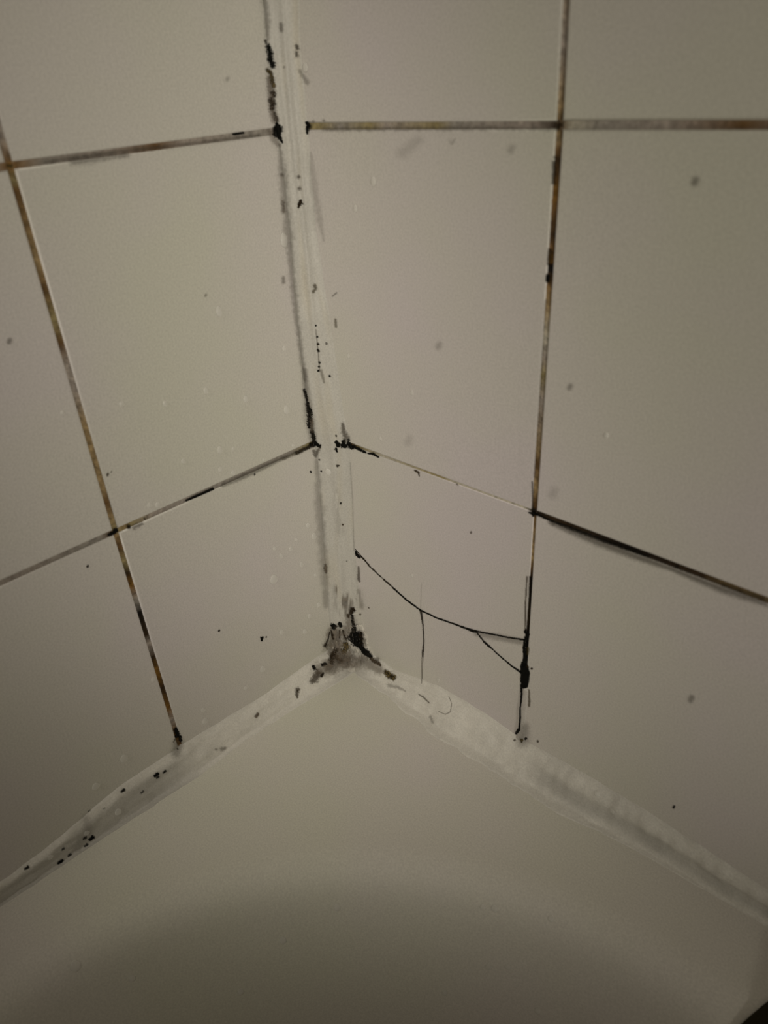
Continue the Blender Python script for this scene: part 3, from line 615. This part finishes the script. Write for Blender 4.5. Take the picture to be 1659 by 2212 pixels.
OWN = {(473, 674): 'elongated water drop alone high on the middle tile of the left wall', (613, 520): 'large faint water drop touching the upper left edge of the corner bead',
 (614, 753): 'small water drop on the left wall just beside the middle of the corner bead', (263, 873): 'leftmost water drop in the row of five across the middle left tile',
 (357, 873): 'second water drop from the left in the row of five on the middle left tile', (445, 845): 'middle water drop of the row of five on the middle left tile',
 (531, 863): 'fourth water drop from the left in the row of five on the middle left tile', (619, 886): 'rightmost and largest water drop in the row of five on the middle left tile',
 (475, 973): 'tall water drop above the lower joint in the middle left tile', (504, 970): 'small round water drop just right of the tall one above the lower left joint',
 (396, 997): 'round water drop standing alone left of the tall one above the lower left joint', (305, 990): 'tiny glinting water drop near the left vertical joint above the lower joint',
 (476, 1015): 'water drop directly below the tall one above the lower left joint', (504, 1022): 'water drop touching the lower left joint from above near its middle',
 (340, 1091): 'right one of a pair of water drops just above the lower left joint', (323, 1092): 'left one of a pair of water drops just above the lower left joint',
 (633, 963): 'tiny water drop above the right end of the lower left joint', (569, 994): 'tiny water drop resting on the right half of the lower left joint',
 (591, 1252): 'largest water drop on the lower tile left of the corner', (678, 1159): 'bright water drop on the lower left tile close to the corner bead', (665, 1135): 'water drop just above the bright one beside the corner bead on the lower left tile',
 (609, 1366): 'faint water drop right of the black fleck low on the left wall', (658, 1364): 'bright small water drop between the black fleck and the mouldy corner',
 (567, 1446): 'water drop above the bath sealant below the black fleck on the left wall', (530, 1487): 'faint water drop just above the bright left bath sealant',
 (443, 1558): 'lower of two water drops right of the foot of the left vertical joint', (439, 1534): 'upper of two water drops right of the foot of the left vertical joint',
 (331, 1468): 'water drop immediately left of the rusty lower left joint', (268, 1639): 'large water drop on the dark far left tile nearest the joint foot', (207, 1699): 'water drop on the dark far left tile just above the bath sealant',
 (135, 892): 'faint water drop on the far left tile beside the vertical joint', (688, 1307): 'water drop on the left wall beside the foot of the corner bead', (668, 1331): 'faint water drop up and left of the mouldy corner patch',
 (807, 393): 'larger of two water drops high on the tile right of the corner', (768, 451): 'smaller of two water drops high on the tile right of the corner', (890, 849): 'bright thin water drop low on the middle tile right of the corner',
 (822, 948): 'water drop just above the lower joint right of the corner', (753, 770): 'tiny water drop beside the right edge of the corner bead', (890, 1244): 'tiny water drop above the crack on the cracked tile',
 (948, 1469): 'water drop below the crack just above the right bath sealant', (1310, 941): 'round water drop alone on the far right middle tile', (660, 147): 'flat water drop at the right edge of the corner bead near the top',
 (728, 1961): 'brightest water drop in the bathtub below the corner', (1043, 1960): 'left one of a pair of water drops right of centre in the bathtub', (1068, 1963): 'right one of a pair of water drops right of centre in the bathtub',
 (1190, 1985): 'water drop on the bathtub rim curve right of the pair', (611, 2032): 'water drop in the bathtub below and left of the brightest one', (163, 2088): 'largest water drop at the far left in the bathtub',
 (1161, 2184): 'lowest water drop in the right half of the bathtub', (960, 2145): 'faint water drop low in the middle of the bathtub', (520, 2143): 'faint water drop low in the left half of the bathtub', (286, 2114): 'faint water drop right of the largest one in the bathtub',
 (1055, 2088): 'left one of two faint water drops below the pair in the bathtub', (1097, 2089): 'right one of two faint water drops below the pair in the bathtub',
 (709, 1020): 'round water drop on the corner bead just below the lower joint', (255, 1754): 'pale water drop on the left bath bead below the far left tile', (187, 1800): 'water drop between black spots on the left bath bead', (109, 1852): 'water drop at the far left end of the left bath bead',
 (1290, 1715): 'upper bright water drop on the right bath bead', (1322, 1752): 'lower bright water drop on the right bath bead'}
drops['water drops on the wall left of the corner'] = ('tiny faint water drop in the loose cluster left of the lower corner bead', drops['water drops on the wall left of the corner'][1])
k = 0
for grp, (lab, lst) in drops.items():
    for (x, y, r, el) in lst:
        h = hit(x, y); k += 1
        sc = r * h[3] / FPX * 1.15
        me = DM[k % 4]; o = bpy.data.objects.new('water_drop', me); COL.objects.link(o)
        nn = h[2]; up = Vector((0, 0, 1)); yv = (up - nn * up.dot(nn)); yv = yv.normalized() if yv.length > .1 else Vector((-1, 1, 0)).normalized(); xv = yv.cross(nn)
        R3 = Matrix((xv, yv, nn)).transposed().to_4x4()
        o.matrix_world = Matrix.Translation(h[1] + nn * .00002) @ R3 @ Matrix.Diagonal((sc, sc * el, sc * .9, 1))
        tag(o, OWN.get((x, y), lab), 'water drop', grp)

# ------------------------------------------------------------------ unidentified dark shape over the ledge, far right; its form is invented
V, F = [], []; nx, ny = 60, 60
def shapep(i, j, up):
    t, s = i / nx, j / ny
    edge = lerp(.2835, .256, s) + .002 * math.sin(s * 7)
    x = lerp(edge, .46, t); y = lerp(-.004, -.112, s) + .002 * math.sin(t * 20)
    z = ZD - prof(sdist(x, y)) + .0015
    e = smooth(0, .12, t) * smooth(1, .93, t) * smooth(0, .06, s) * smooth(1, .94, s)
    th = (.0065 + .004 * math.sin(t * 34 + 2 * s) * .6 + .0022 * math.sin(t * 13 + s * 8)) * e
    sd = smooth(0, .03, sdist(x, y)); nrm = Vector((0, -sd, 1 - .6 * sd)).normalized()
    p = Vector((x, y, z + OZ)); return p + nrm * (th if up else 0)
for up in (0, 1):
    for i in range(nx + 1):
        for j in range(ny + 1): V.append(shapep(i, j, up))
nn_ = (nx + 1) * (ny + 1)
for i in range(nx):
    for j in range(ny):
        a = i * (ny + 1) + j; F.append((a, a + 1, a + ny + 2, a + ny + 1)); b = a + nn_; F.append((b, b + ny + 1, b + ny + 2, b + 1))
tag(mesh_obj('dark_shape', V, F, M_DARK_SHAPE), 'dark blurred shape over the bathtub ledge at the lower right corner of the photo', 'cloth')
